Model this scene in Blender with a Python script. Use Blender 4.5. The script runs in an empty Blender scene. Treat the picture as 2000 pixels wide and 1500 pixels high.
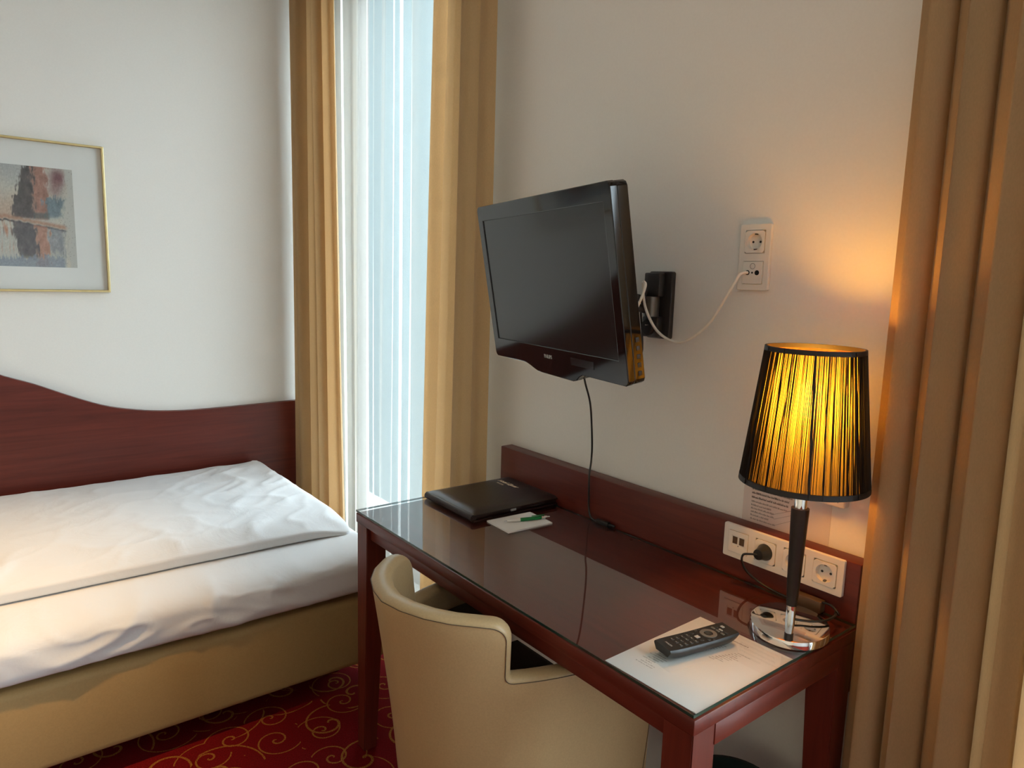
import bpy, bmesh, math, random
from mathutils import Vector, Matrix, noise

random.seed(7)
SC = bpy.context.scene
COL = SC.collection

# ------------------------------------------------------------------ camera
cam_d = bpy.data.cameras.new('camera')
cam = bpy.data.objects.new('camera', cam_d)
COL.objects.link(cam)
_r = Vector((0.78784281, -0.61520061, 0.02884302))
_u = Vector((0.06759633, 0.13292539, 0.98881827))
_w = Vector((0.61215557, 0.77708369, -0.14630961))
cam.matrix_world = Matrix(((_r.x, _u.x, -_w.x, 0), (_r.y, _u.y, -_w.y, 0), (_r.z, _u.z, -_w.z, 1.445), (0, 0, 0, 1)))
cam_d.sensor_fit = 'HORIZONTAL'
cam_d.sensor_width = 36.0
cam_d.lens = 36.0 * 1381.06 / 2000.0
cam_d.clip_start = 0.02
SC.camera = cam

# ------------------------------------------------------------------ view, world, daylight
vs = SC.view_settings
vs.view_transform = 'Standard'
vs.look = 'None'
vs.exposure = 1.48
vs.gamma = 1.0
vs.use_curve_mapping = False
SKY = 4.4
wd = bpy.data.worlds.new('overcast_sky')
SC.world = wd
wd.use_nodes = True
bgn = wd.node_tree.nodes['Background']
bgn.inputs[0].default_value = (0.81, 0.965, 1.06, 1)
bgn.inputs[1].default_value = SKY

XW = 1.48      # wall with the windows, desk and TV
YW = 3.33      # wall with the picture
ZC = 3.0
W1 = (2.058, 3.22, 0.10, 2.80)      # y0 y1 z0 z1 window opening 1
W2 = (-2.30, 0.31, 0.10, 2.80)


def portal(name, y0, y1, z0, z1):
    d = bpy.data.lights.new(name, 'AREA')
    d.shape = 'RECTANGLE'
    d.size = y1 - y0
    d.size_y = z1 - z0
    d.cycles.is_portal = True
    o = bpy.data.objects.new(name, d)
    COL.objects.link(o)
    o.matrix_world = Matrix(((0, 0, 1, XW + 0.125), (1, 0, 0, (y0 + y1) / 2), (0, 1, 0, (z0 + z1) / 2), (0, 0, 0, 1)))
    return o


portal('window_daylight', *W1)
portal('window_daylight', *W2)

# warm ceiling spot above the head of the bed, left of the frame
sd = bpy.data.lights.new('ceiling_spot_light', 'SPOT')
sd.color = (1.0, 0.60, 0.24)
sd.energy = 95
sd.spot_size = math.radians(46)
sd.spot_blend = 0.9
sd.shadow_soft_size = 0.035
so = bpy.data.objects.new('ceiling_spot_light', sd)
COL.objects.link(so)
so.location = (-0.70, 1.30, ZC - 0.05)
so.rotation_euler = (Vector((-0.36, 2.25, 0.5)) - Vector(so.location)).to_track_quat('-Z', 'Y').to_euler()


# ------------------------------------------------------------------ materials
def nt(name):
    m = bpy.data.materials.new(name)
    m.use_nodes = True
    t = m.node_tree
    b = t.nodes['Principled BSDF']
    return m, t, b


def ramp(t, fac, stops):
    n = t.nodes.new('ShaderNodeValToRGB')
    el = n.color_ramp.elements
    el[0].position, el[0].color = stops[0][0], (*stops[0][1], 1)
    el[1].position, el[1].color = stops[-1][0], (*stops[-1][1], 1)
    for p, c in stops[1:-1]:
        e = el.new(p)
        e.color = (*c, 1)
    t.links.new(fac, n.inputs[0])
    return n.outputs[0]


def tex_noise(t, scale=5, detail=4, rough=.5, map_scale=None, coord='Object', dist=0):
    tc = t.nodes.new('ShaderNodeTexCoord')
    v = tc.outputs[coord]
    if map_scale:
        mp = t.nodes.new('ShaderNodeMapping')
        mp.inputs['Scale'].default_value = map_scale
        t.links.new(v, mp.inputs[0])
        v = mp.outputs[0]
    n = t.nodes.new('ShaderNodeTexNoise')
    n.inputs['Scale'].default_value = scale
    n.inputs['Detail'].default_value = detail
    n.inputs['Roughness'].default_value = rough
    n.inputs['Distortion'].default_value = dist
    t.links.new(v, n.inputs['Vector'])
    return n.outputs['Fac']


def bump(t, b, h, strength=.2, dist=.002):
    n = t.nodes.new('ShaderNodeBump')
    n.inputs['Strength'].default_value = strength
    n.inputs['Distance'].default_value = dist
    t.links.new(h, n.inputs['Height'])
    t.links.new(n.outputs[0], b.inputs['Normal'])


def plain(name, col, rough=.5, metal=0, spec=.5, var=.06, vscale=30, coat=0, bmp=0):
    m, t, b = nt(name)
    f = tex_noise(t, vscale, 3)
    lo = tuple(c * (1 - var) for c in col)
    hi = tuple(min(1, c * (1 + var)) for c in col)
    t.links.new(ramp(t, f, [(.3, lo), (.7, hi)]), b.inputs['Base Color'])
    b.inputs['Roughness'].default_value = rough
    b.inputs['Metallic'].default_value = metal
    b.inputs['Specular IOR Level'].default_value = spec
    b.inputs['Coat Weight'].default_value = coat
    b.inputs['Coat Roughness'].default_value = .06
    if bmp:
        bump(t, b, f, bmp, .001)
    return m


def wood(name, axis, dark, light, rough=.4, coat=.08):
    m, t, b = nt(name)
    sc = [22, 22, 22]
    sc[axis] = 1.2
    f = tex_noise(t, 2.2, 8, .62, tuple(sc), dist=.6)
    mid = tuple((a + c) / 2 for a, c in zip(dark, light))
    t.links.new(ramp(t, f, [(.3, dark), (.5, mid), (.72, light)]), b.inputs['Base Color'])
    b.inputs['Roughness'].default_value = rough
    b.inputs['Coat Weight'].default_value = coat
    b.inputs['Coat Roughness'].default_value = .18
    b.inputs['Specular IOR Level'].default_value = .35
    bump(t, b, f, .05, .001)
    return m


WD, WL = (.080, .0110, .0058), (.140, .0215, .0110)
M = {}
M['wall'] = plain('white_wall_paint', (.80, .785, .745), .75, spec=.25, var=.012, vscale=160, bmp=.12)
M['wall_bounce'] = plain('beige_bounce_tint', (.70, .55, .39), .75, spec=.25, var=.012, vscale=160)  # unseen left wall, tinted beige to throw warm bounce light into the room
M['ceil'] = plain('ceiling_paint', (.82, .81, .78), .8, spec=.2, var=.01)
M['wood_x'] = wood('mahogany_along_x', 0, WD, WL)
M['wood_y'] = wood('mahogany_along_y', 1, WD, WL)
M['wood_z'] = wood('mahogany_along_z', 2, WD, WL)
M['frame_white'] = plain('white_rail_paint', (.8, .8, .78), .4)
M['win'] = plain('grey_brown_window_frame', (.17, .15, .13), .45)
M['leather'] = plain('cream_leather', (.43, .30, .152), .38, spec=.45, var=.05, vscale=260, bmp=.12)
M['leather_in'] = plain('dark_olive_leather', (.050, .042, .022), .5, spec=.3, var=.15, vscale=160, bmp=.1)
M['seam'] = plain('dark_seam_thread', (.09, .06, .035), .7)
M['base_fab'] = plain('tan_upholstery', (.36, .235, .098), .62, spec=.25, var=.05, vscale=220, bmp=.1)
M['black'] = plain('black_plastic', (.012, .012, .012), .38)
M['black_gloss'] = plain('black_gloss', (.006, .006, .0065), .07, spec=.55, var=.02)
M['screen'] = plain('tv_screen_black', (.008, .008, .009), .16, spec=.5, var=.02)
M['dgrey'] = plain('dark_grey_metal', (.06, .06, .062), .38, metal=.6)
M['grey'] = plain('grey_metal', (.17, .165, .155), .35, metal=.8)
M['chrome'] = plain('chrome', (.80, .80, .80), .05, metal=1, var=.01)
M['wenge'] = plain('black_brown_stem', (.016, .011, .009), .42, var=.2, vscale=80)
M['white_pl'] = plain('white_plastic', (.78, .75, .69), .33, var=.01)
M['white_cable'] = plain('white_cable', (.86, .83, .74), .45)
M['paper'] = plain('white_paper', (.82, .80, .77), .7, spec=.2, var=.01)
M['lam'] = plain('laminated_paper', (.70, .62, .58), .25, var=.01)
M['ink'] = plain('print_ink', (.045, .04, .04), .7, spec=.1)
M['ink_soft'] = plain('soft_print_ink', (.22, .205, .195), .7, spec=.1)
M['gold'] = plain('gold_metal', (.62, .49, .24), .28, metal=.9, var=.06)
M['gilt'] = plain('gold_lettering', (.80, .66, .46), .5, metal=0)
M['folder'] = plain('dark_brown_leather', (.020, .0105, .0085), .36, var=.2, vscale=140, bmp=.15)
M['green'] = plain('green_plastic', (.0, .19, .045), .3)
M['bin'] = plain('dark_green_bin', (.006, .016, .014), .5)
M['brown_pl'] = plain('brown_plastic', (.10, .058, .03), .45)
M['ground'] = plain('pale_gravel_ground', (.34, .34, .32), .9, spec=.1)
M['backdrop'] = plain('dark_grey_backdrop', (.043, .062, .066), .85, spec=.1, var=.04, vscale=3)
M['led'] = plain('light_grey_keys', (.42, .43, .42), .4)
M['key'] = plain('dark_grey_keys', (.035, .036, .034), .45)
M['ring'] = plain('grey_key_ring', (.15, .145, .13), .4)

# linen
m, t, b = nt('white_bed_linen')
f = tex_noise(t, 9, 5, .6, dist=.8)
b.inputs['Base Color'].default_value = (.72, .715, .715, 1)
b.inputs['Roughness'].default_value = .8
b.inputs['Specular IOR Level'].default_value = .2
bump(t, b, f, .18, .012)
M['linen'] = m
m, t, b = nt('striped_duvet_linen')
tc = t.nodes.new('ShaderNodeTexCoord')
wv = t.nodes.new('ShaderNodeTexWave')
wv.bands_direction = 'Y'
wv.inputs['Scale'].default_value = 42
t.links.new(tc.outputs['Object'], wv.inputs[0])
f = tex_noise(t, 7, 5, .6, dist=1.0)
mx = t.nodes.new('ShaderNodeMath')
mx.operation = 'MULTIPLY_ADD'
mx.inputs[1].default_value = .04
t.links.new(wv.outputs['Fac'], mx.inputs[0])
t.links.new(f, mx.inputs[2])
b.inputs['Base Color'].default_value = (.70, .70, .705, 1)
b.inputs['Roughness'].default_value = .75
b.inputs['Specular IOR Level'].default_value = .2
bump(t, b, mx.outputs[0], .2, .012)
M['duvet'] = m


def curtain_mat(name, col, trans):
    m, t, b = nt(name)
    f = tex_noise(t, 400, 2, .5, (1, 1, .4))
    lo = tuple(c * .93 for c in col)
    c = ramp(t, f, [(.3, lo), (.7, col)])
    t.links.new(c, b.inputs['Base Color'])
    b.inputs['Roughness'].default_value = .85
    b.inputs['Specular IOR Level'].default_value = .15
    b.inputs['Sheen Weight'].default_value = .15
    tr = t.nodes.new('ShaderNodeBsdfTranslucent')
    t.links.new(c, tr.inputs[0])
    mx = t.nodes.new('ShaderNodeMixShader')
    mx.inputs[0].default_value = trans
    t.links.new(b.outputs[0], mx.inputs[1])
    t.links.new(tr.outputs[0], mx.inputs[2])
    t.links.new(mx.outputs[0], t.nodes['Material Output'].inputs[0])
    return m


M['curtain'] = curtain_mat('gold_beige_curtain', (.68, .485, .275), .15)

m, t, b = nt('white_sheer_voile')
df = t.nodes.new('ShaderNodeBsdfDiffuse')
df.inputs[0].default_value = (.82, .83, .80, 1)
tr = t.nodes.new('ShaderNodeBsdfTranslucent')
tr.inputs[0].default_value = (.84, .87, .84, 1)
tp = t.nodes.new('ShaderNodeBsdfTransparent')
m1 = t.nodes.new('ShaderNodeMixShader')
m1.inputs[0].default_value = .105
t.links.new(df.outputs[0], m1.inputs[1])
t.links.new(tr.outputs[0], m1.inputs[2])
m2 = t.nodes.new('ShaderNodeMixShader')
# woven cloth: the more obliquely it is seen, the less gets straight through
lw = t.nodes.new('ShaderNodeLayerWeight')
lw.inputs[0].default_value = .5
f = tex_noise(t, 700, 1, .5)
mr = t.nodes.new('ShaderNodeMapRange')
t.links.new(lw.outputs['Facing'], mr.inputs[0])
pw = t.nodes.new('ShaderNodeMath')
pw.operation = 'MULTIPLY_ADD'
pw.inputs[1].default_value = .12
t.links.new(f, pw.inputs[0])
sb_ = t.nodes.new('ShaderNodeMath')
sb_.operation = 'SUBTRACT'
sb_.inputs[1].default_value = .06
t.links.new(mr.outputs[0], sb_.inputs[0])
t.links.new(sb_.outputs[0], pw.inputs[2])
# straight-through share falls from face-on to grazing
mr.inputs[1].default_value = 0
mr.inputs[2].default_value = 1
mr.inputs[3].default_value = .68
mr.inputs[4].default_value = .12
t.links.new(pw.outputs[0], m2.inputs[0])
t.links.new(m1.outputs[0], m2.inputs[1])
t.links.new(tp.outputs[0], m2.inputs[2])
t.links.new(m2.outputs[0], t.nodes['Material Output'].inputs[0])
M['sheer'] = m


def thin_glass(name, tint, base=.045, power=5, rough=0.0):
    m, t, b = nt(name)
    t.nodes.remove(b)
    lw = t.nodes.new('ShaderNodeLayerWeight')
    lw.inputs[0].default_value = .5
    pw = t.nodes.new('ShaderNodeMath')
    pw.operation = 'POWER'
    pw.inputs[1].default_value = power
    t.links.new(lw.outputs['Facing'], pw.inputs[0])
    fr = t.nodes.new('ShaderNodeMath')
    fr.operation = 'MULTIPLY_ADD'
    fr.inputs[1].default_value = .95 - base
    fr.inputs[2].default_value = base
    t.links.new(pw.outputs[0], fr.inputs[0])
    tp = t.nodes.new('ShaderNodeBsdfTransparent')
    tp.inputs[0].default_value = (*tint, 1)
    gl = t.nodes.new('ShaderNodeBsdfGlossy')
    gl.inputs['Roughness'].default_value = rough
    mx = t.nodes.new('ShaderNodeMixShader')
    t.links.new(fr.outputs[0], mx.inputs[0])
    t.links.new(tp.outputs[0], mx.inputs[1])
    t.links.new(gl.outputs[0], mx.inputs[2])
    t.links.new(mx.outputs[0], t.nodes['Material Output'].inputs[0])
    return m


M['pane'] = thin_glass('window_pane', (.97, .98, .98))
M['glass'] = thin_glass('desk_glass', (.965, .985, .975), .085, 3.4)
M['glass_edge'] = plain('dark_green_glass_edge', (.010, .035, .028), .12, spec=.6)
M['clear'] = thin_glass('clear_bumper', (.9, .92, .9))

# lamp shade fabric
m, t, b = nt('translucent_shade_lining')
tr = t.nodes.new('ShaderNodeBsdfTranslucent')
tr.inputs[0].default_value = (.34, .275, .08, 1)
df = t.nodes.new('ShaderNodeBsdfDiffuse')
df.inputs[0].default_value = (.50, .19, .07, 1)
tp = t.nodes.new('ShaderNodeBsdfTransparent')
f = tex_noise(t, 60, 3, .6, (1, 1, .15))
mr = t.nodes.new('ShaderNodeMapRange')
mr.inputs[1].default_value = .3
mr.inputs[2].default_value = .7
mr.inputs[3].default_value = .45
mr.inputs[4].default_value = .85
t.links.new(f, mr.inputs[0])
mx = t.nodes.new('ShaderNodeMixShader')
t.links.new(mr.outputs[0], mx.inputs[0])
t.links.new(df.outputs[0], mx.inputs[1])
t.links.new(tr.outputs[0], mx.inputs[2])
m2 = t.nodes.new('ShaderNodeMixShader')
m2.inputs[0].default_value = .004
t.links.new(mx.outputs[0], m2.inputs[1])
t.links.new(tp.outputs[0], m2.inputs[2])
t.links.new(m2.outputs[0], t.nodes['Material Output'].inputs[0])
M['lining'] = m
M['thread'] = plain('black_thread', (.010, .007, .006), .55)

m, t, b = nt('glowing_bulb')
b.inputs['Base Color'].default_value = (.9, .85, .7, 1)
b.inputs['Emission Color'].default_value = (1.0, .45, .05, 1)
b.inputs['Emission Strength'].default_value = 88
M['bulb'] = m

# carpet: red with golden scrolls
m, t, b = nt('red_scroll_carpet')
L = t.links
tc = t.nodes.new('ShaderNodeTexCoord')


def math_n(op, a, bb=None, cc=None):
    n = t.nodes.new('ShaderNodeMath')
    n.operation = op
    for i, v in enumerate((a, bb, cc)):
        if v is None:
            continue
        if isinstance(v, (int, float)):
            n.inputs[i].default_value = v
        else:
            L.new(v, n.inputs[i])
    return n.outputs[0]


def scroll_layer(scale, seed, turns, width):
    mp = t.nodes.new('ShaderNodeMapping')
    mp.inputs['Location'].default_value = (seed, seed * .7, 0)
    mp.inputs['Rotation'].default_value = (0, 0, seed)
    L.new(tc.outputs['Object'], mp.inputs[0])
    vo = t.nodes.new('ShaderNodeTexVoronoi')
    vo.voronoi_dimensions = '2D'
    vo.inputs['Scale'].default_value = scale
    vo.inputs['Randomness'].default_value = .75
    L.new(mp.outputs[0], vo.inputs['Vector'])
    sub = t.nodes.new('ShaderNodeVectorMath')
    sub.operation = 'SUBTRACT'
    L.new(mp.outputs[0], sub.inputs[0])
    L.new(vo.outputs['Position'], sub.inputs[1])
    sp = t.nodes.new('ShaderNodeSeparateXYZ')
    L.new(sub.outputs[0], sp.inputs[0])
    th = math_n('ARCTAN2', sp.outputs[1], sp.outputs[0])
    rad = math_n('MULTIPLY', vo.outputs['Distance'], 1.0)
    sc = t.nodes.new('ShaderNodeSeparateColor')
    L.new(vo.outputs['Color'], sc.inputs[0])
    ph = math_n('MULTIPLY', sc.outputs[0], 6.283)
    sq = math_n('POWER', math_n('MAXIMUM', rad, .0001), .62)
    ang = math_n('ADD', math_n('ADD', th, ph), math_n('MULTIPLY', sq, turns))
    fr = math_n('FRACT', math_n('DIVIDE', ang, 6.28318))
    line = math_n('LESS_THAN', math_n('ABSOLUTE', math_n('SUBTRACT', fr, .5)), math_n('DIVIDE', width, math_n('ADD', rad, .10)))
    return math_n('MULTIPLY', line, math_n('LESS_THAN', rad, .62))


l1 = scroll_layer(6.0, 1.3, -19.0, .018)
l2 = scroll_layer(4.2, 4.7, 15.0, .014)
nz = t.nodes.new('ShaderNodeTexNoise')
nz.inputs['Scale'].default_value = 420
nz.inputs['Detail'].default_value = 1
L.new(tc.outputs['Object'], nz.inputs['Vector'])
brk = math_n('GREATER_THAN', nz.outputs[0], .44)
mask = math_n('MULTIPLY', math_n('MAXIMUM', l1, l2), brk)
n2 = t.nodes.new('ShaderNodeTexNoise')
n2.inputs['Scale'].default_value = 260
L.new(tc.outputs['Object'], n2.inputs['Vector'])
red = ramp(t, n2.outputs[0], [(.3, (.10, .002, .003)), (.7, (.18, .005, .007))])
mixc = t.nodes.new('ShaderNodeMix')
mixc.data_type = 'RGBA'
L.new(math_n('MULTIPLY', mask, .8), mixc.inputs['Factor'])
L.new(red, mixc.inputs['A'])
mixc.inputs['B'].default_value = (.36, .17, .03, 1)
L.new(mixc.outputs['Result'], b.inputs['Base Color'])
b.inputs['Roughness'].default_value = .95
b.inputs['Specular IOR Level'].default_value = .1
bump(t, b, n2.outputs[0], .5, .003)
M['carpet'] = m

# watercolour print uses a colour attribute
m, t, b = nt('watercolour_print')
at = t.nodes.new('ShaderNodeVertexColor')
at.layer_name = 'paint'
L.new
t.links.new(at.outputs[0], b.inputs['Base Color'])
b.inputs['Roughness'].default_value = .8
b.inputs['Specular IOR Level'].default_value = .1
M['paint'] = m


# ------------------------------------------------------------------ mesh helpers
def finish(bm, name, mat, parent=None, smooth=None, mat2=None):
    me = bpy.data.meshes.new(name)
    bm.normal_update()
    bm.to_mesh(me)
    bm.free()
    me.materials.append(mat)
    if mat2:
        me.materials.append(mat2)
    if smooth:
        for p in me.polygons:
            p.use_smooth = True
        me.set_sharp_from_angle(angle=math.radians(smooth))
    o = bpy.data.objects.new(name, me)
    COL.objects.link(o)
    if parent:
        o.parent = parent
    return o


def add_box(bm, lo, hi, bev=0, seg=2):
    vs_ = bmesh.ops.create_cube(bm, size=1)['verts']
    for v in vs_:
        v.co = Vector([lo[i] + (v.co[i] + .5) * (hi[i] - lo[i]) for i in range(3)])
    if bev:
        es = list({e for v in vs_ for e in v.link_edges})
        bmesh.ops.bevel(bm, geom=es, offset=bev, segments=seg, affect='EDGES', profile=.5)


def box(name, lo, hi, mat, parent=None, bev=0, seg=2):
    bm = bmesh.new()
    add_box(bm, lo, hi, bev, seg)
    return finish(bm, name, mat, parent, 35 if bev else None)


def boxes(name, lst, mat, parent=None):
    bm = bmesh.new()
    for lo, hi in lst:
        add_box(bm, lo, hi)
    return finish(bm, name, mat, parent)


def add_lathe(bm, prof, c=(0, 0), n=40, ex=1.0, ey=1.0, rot=0):
    rings = []
    for r_, z in prof:
        if r_ < 1e-6:
            rings.append([bm.verts.new((c[0], c[1], z))])
            continue
        rg = []
        for i in range(n):
            a = 2 * math.pi * i / n
            x, y = r_ * ex * math.cos(a), r_ * ey * math.sin(a)
            rg.append(bm.verts.new((c[0] + x * math.cos(rot) - y * math.sin(rot), c[1] + x * math.sin(rot) + y * math.cos(rot), z)))
        rings.append(rg)
    for A, B in zip(rings, rings[1:]):
        if len(A) == 1 and len(B) == 1:
            continue
        for i in range(n):
            j = (i + 1) % n
            if len(A) == 1:
                bm.faces.new((A[0], B[j], B[i]))
            elif len(B) == 1:
                bm.faces.new((A[i], A[j], B[0]))
            else:
                bm.faces.new((A[i], A[j], B[j], B[i]))


def lathe(name, prof, mat, parent=None, c=(0, 0), n=40, smooth=40, **k):
    bm = bmesh.new()
    add_lathe(bm, prof, c, n, **k)
    bmesh.ops.recalc_face_normals(bm, faces=bm.faces[:])
    return finish(bm, name, mat, parent, smooth)


def spline(pts, n=8):
    P = [Vector(p) for p in pts]
    out = []
    for i in range(len(P) - 1):
        p0, p1, p2, p3 = P[max(i - 1, 0)], P[i], P[i + 1], P[min(i + 2, len(P) - 1)]
        for k in range(n):
            s = k / n
            out.append(.5 * ((2 * p1) + (p2 - p0) * s + (2 * p0 - 5 * p1 + 4 * p2 - p3) * s * s + (3 * p1 - p0 - 3 * p2 + p3) * s ** 3))
    out.append(P[-1])
    return out


def add_tube(bm, pts, r_, n=8, closed=False):
    rings = []
    prev = None
    N = len(pts)
    for i, p in enumerate(pts):
        a = pts[(i - 1) % N] if (closed or i > 0) else pts[i]
        c = pts[(i + 1) % N] if (closed or i < N - 1) else pts[i]
        tg = (Vector(c) - Vector(a)).normalized()
        if prev is None:
            up = Vector((0, 0, 1)) if abs(tg.z) < .9 else Vector((1, 0, 0))
            x = tg.cross(up).normalized()
        else:
            x = (prev - tg * prev.dot(tg)).normalized()
        prev = x
        y = tg.cross(x)
        rr = r_[i] if isinstance(r_, (list, tuple)) else r_
        rings.append([bm.verts.new(Vector(p) + rr * (math.cos(2 * math.pi * k / n) * x + math.sin(2 * math.pi * k / n) * y)) for k in range(n)])
    prs = list(zip(rings, rings[1:]))
    if closed:
        prs.append((rings[-1], rings[0]))
    for A, B in prs:
        for k in range(n):
            bm.faces.new((A[k], A[(k + 1) % n], B[(k + 1) % n], B[k]))
    if not closed:
        bm.faces.new(rings[0][::-1])
        bm.faces.new(rings[-1])


def tube(name, pts, r_, mat, parent=None, n=8, smooth_n=8):
    bm = bmesh.new()
    add_tube(bm, spline(pts, smooth_n) if smooth_n else [Vector(p) for p in pts], r_, n)
    bmesh.ops.recalc_face_normals(bm, faces=bm.faces[:])
    return finish(bm, name, mat, parent, 50)


def prism(name, outline, z0, z1, mat, parent=None, hole=None, bev=0):
    """outline in local xy, extruded along z"""
    bm = bmesh.new()

    def loop(pts):
        vv = [bm.verts.new((x, y, z0)) for x, y in pts]
        return [bm.edges.new((vv[i], vv[(i + 1) % len(vv)])) for i in range(len(vv))]
    es = loop(outline)
    if hole:
        for hl in (hole if isinstance(hole[0], list) else [hole]):
            es += loop(hl)
        bmesh.ops.triangle_fill(bm, edges=es, use_beauty=True)
    else:
        bm.faces.new([v for v in bm.verts])
    g = bmesh.ops.extrude_face_region(bm, geom=bm.faces[:])
    bmesh.ops.translate(bm, verts=[v for v in g['geom'] if isinstance(v, bmesh.types.BMVert)], vec=(0, 0, z1 - z0))
    bmesh.ops.recalc_face_normals(bm, faces=bm.faces[:])
    if bev:
        ed = [e for e in bm.edges if len(e.link_faces) == 2 and e.calc_face_angle() > .6]
        bmesh.ops.bevel(bm, geom=ed, offset=bev, segments=2, affect='EDGES', profile=.5)
    return finish(bm, name, mat, parent, 20 if bev else None)


def rrect(x0, y0, x1, y1, r_, n=5):
    out = []
    for cx, cy, a0 in ((x1 - r_, y1 - r_, 0), (x0 + r_, y1 - r_, 90), (x0 + r_, y0 + r_, 180), (x1 - r_, y0 + r_, 270)):
        for k in range(n + 1):
            a = math.radians(a0 + 90 * k / n)
            out.append((cx + r_ * math.cos(a), cy + r_ * math.sin(a)))
    return out


def circ(cx, cy, r_, n=28):
    return [(cx + r_ * math.cos(2 * math.pi * k / n), cy + r_ * math.sin(2 * math.pi * k / n)) for k in range(n)]


def thing(name, label, cat, loc=(0, 0, 0), rz=0, group=None, mat=None):
    o = bpy.data.objects.new(name, None)
    COL.objects.link(o)
    o.empty_display_size = .05
    if mat is not None:
        o.matrix_world = mat
    else:
        o.location = loc
        o.rotation_euler = (0, 0, rz)
    return tag(o, label, cat, group)


def tag(o, label, cat, group=None):
    o['label'] = label
    o['category'] = cat
    if group:
        o['group'] = group
    return o


def struct(o, label=None):
    o['kind'] = 'structure'
    if label:
        o['label'] = label
    return o


def part_label(o, label):
    o['label'] = label
    return o


def wall_frame(y, z, x=XW):
    """local x = right as seen, y = up, z = out of the wall"""
    return Matrix(((0, 0, -1, x), (-1, 0, 0, y), (0, 1, 0, z), (0, 0, 0, 1)))


def text_mesh(body, size, shear=0, space=1.0, bold=0, ext=.0002):
    cu = bpy.data.curves.new('lettering', 'FONT')
    cu.body = body
    cu.size = size
    cu.shear = shear
    cu.space_character = space
    cu.offset = bold
    cu.extrude = ext
    cu.resolution_u = 3
    cu.align_x = 'CENTER'
    cu.align_y = 'CENTER'
    o = bpy.data.objects.new('lettering', cu)
    COL.objects.link(o)
    bpy.context.view_layer.update()
    me = bpy.data.meshes.new_from_object(o.evaluated_get(bpy.context.evaluated_depsgraph_get()))
    bpy.data.objects.remove(o)
    return me


def lettering(name, body, size, mat, parent, loc, rot=(0, 0, 0), **k):
    me = text_mesh(body, size, **k)
    me.materials.clear()
    me.materials.append(mat)
    o = bpy.data.objects.new(name, me)
    COL.objects.link(o)
    o.parent = parent
    o.location = loc
    o.rotation_euler = rot
    return o


# ------------------------------------------------------------------ room shell
XL, YF = -2.1, -2.7
struct(box('floor', (XL - .15, YF - .15, -.12), (XW + .12, YW + .15, 0), M['carpet']), 'red carpet with golden scroll pattern')
struct(box('ceiling', (XL - .15, YF - .15, ZC), (XW + .12, YW + .15, ZC + .1), M['ceil']))
struct(box('wall_back', (XL - .15, YW, 0), (XW + .12, YW + .15, ZC), M['wall']), 'white painted wall behind the bed')
struct(box('wall_left', (XL - .15, YF, 0), (XL, YW, ZC), M['wall_bounce']))
struct(box('wall_front', (XL - .15, YF - .15, 0), (XW + .12, YF, ZC), M['wall']))
X2 = XW + .12
struct(boxes('wall_right', [
    ((XW, W1[1], 0), (X2, YW, ZC)),
    ((XW, W2[1], 0), (X2, W1[0], ZC)),
    ((XW, YF, 0), (X2, W2[0], ZC)),
    ((XW, W1[0], 0), (X2, W1[1], W1[2])), ((XW, W1[0], W1[3]), (X2, W1[1], ZC)),
    ((XW, W2[0], 0), (X2, W2[1], W2[2])), ((XW, W2[0], W2[3]), (X2, W2[1], ZC))], M['wall']), 'white painted wall with the windows and desk')


def window(name, w, n_sash):
    y0, y1, z0, z1 = w
    xa, xb = XW + .045, XW + .105
    root = struct(boxes(name, [((xa, y0, z0), (xb, y0 + .05, z1)), ((xa, y1 - .05, z0), (xb, y1, z1)),
                               ((xa, y0 + .05, z0), (xb, y1 - .05, z0 + .05)), ((xa, y0 + .05, z1 - .05), (xb, y1 - .05, z1))], M['win']))
    d = (y1 - y0 - .1) / n_sash
    for k in range(n_sash):
        a, c = y0 + .05 + k * d, y0 + .05 + (k + 1) * d
        s = boxes('sash', [((xa - .02, a, z0 + .05), (xb - .02, a + .055, z1 - .05)), ((xa - .02, c - .055, z0 + .05), (xb - .02, c, z1 - .05)),
                           ((xa - .02, a + .055, z0 + .05), (xb - .02, c - .055, z0 + .11)), ((xa - .02, a + .055, z1 - .11), (xb - .02, c - .055, z1 - .05))], M['win'], root)
        box('pane', (xa, a + .055, z0 + .11), (xa + .004, c - .055, z1 - .11), M['pane'], s)
    return root


window('window_1', W1, 1)
window('window_2', W2, 2)
struct(box('ground_outside', (X2, -40, -3.2), (60, 60, -3.0), M['ground']))
struct(box('backdrop_outside', (6.5, 6.2, -3.0), (7.0, 34, 7.5), M['backdrop']), 'grey facade added outside to darken the sheer')  # added dark backdrop: keeps bright sky out of the view through the sheer


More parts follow.
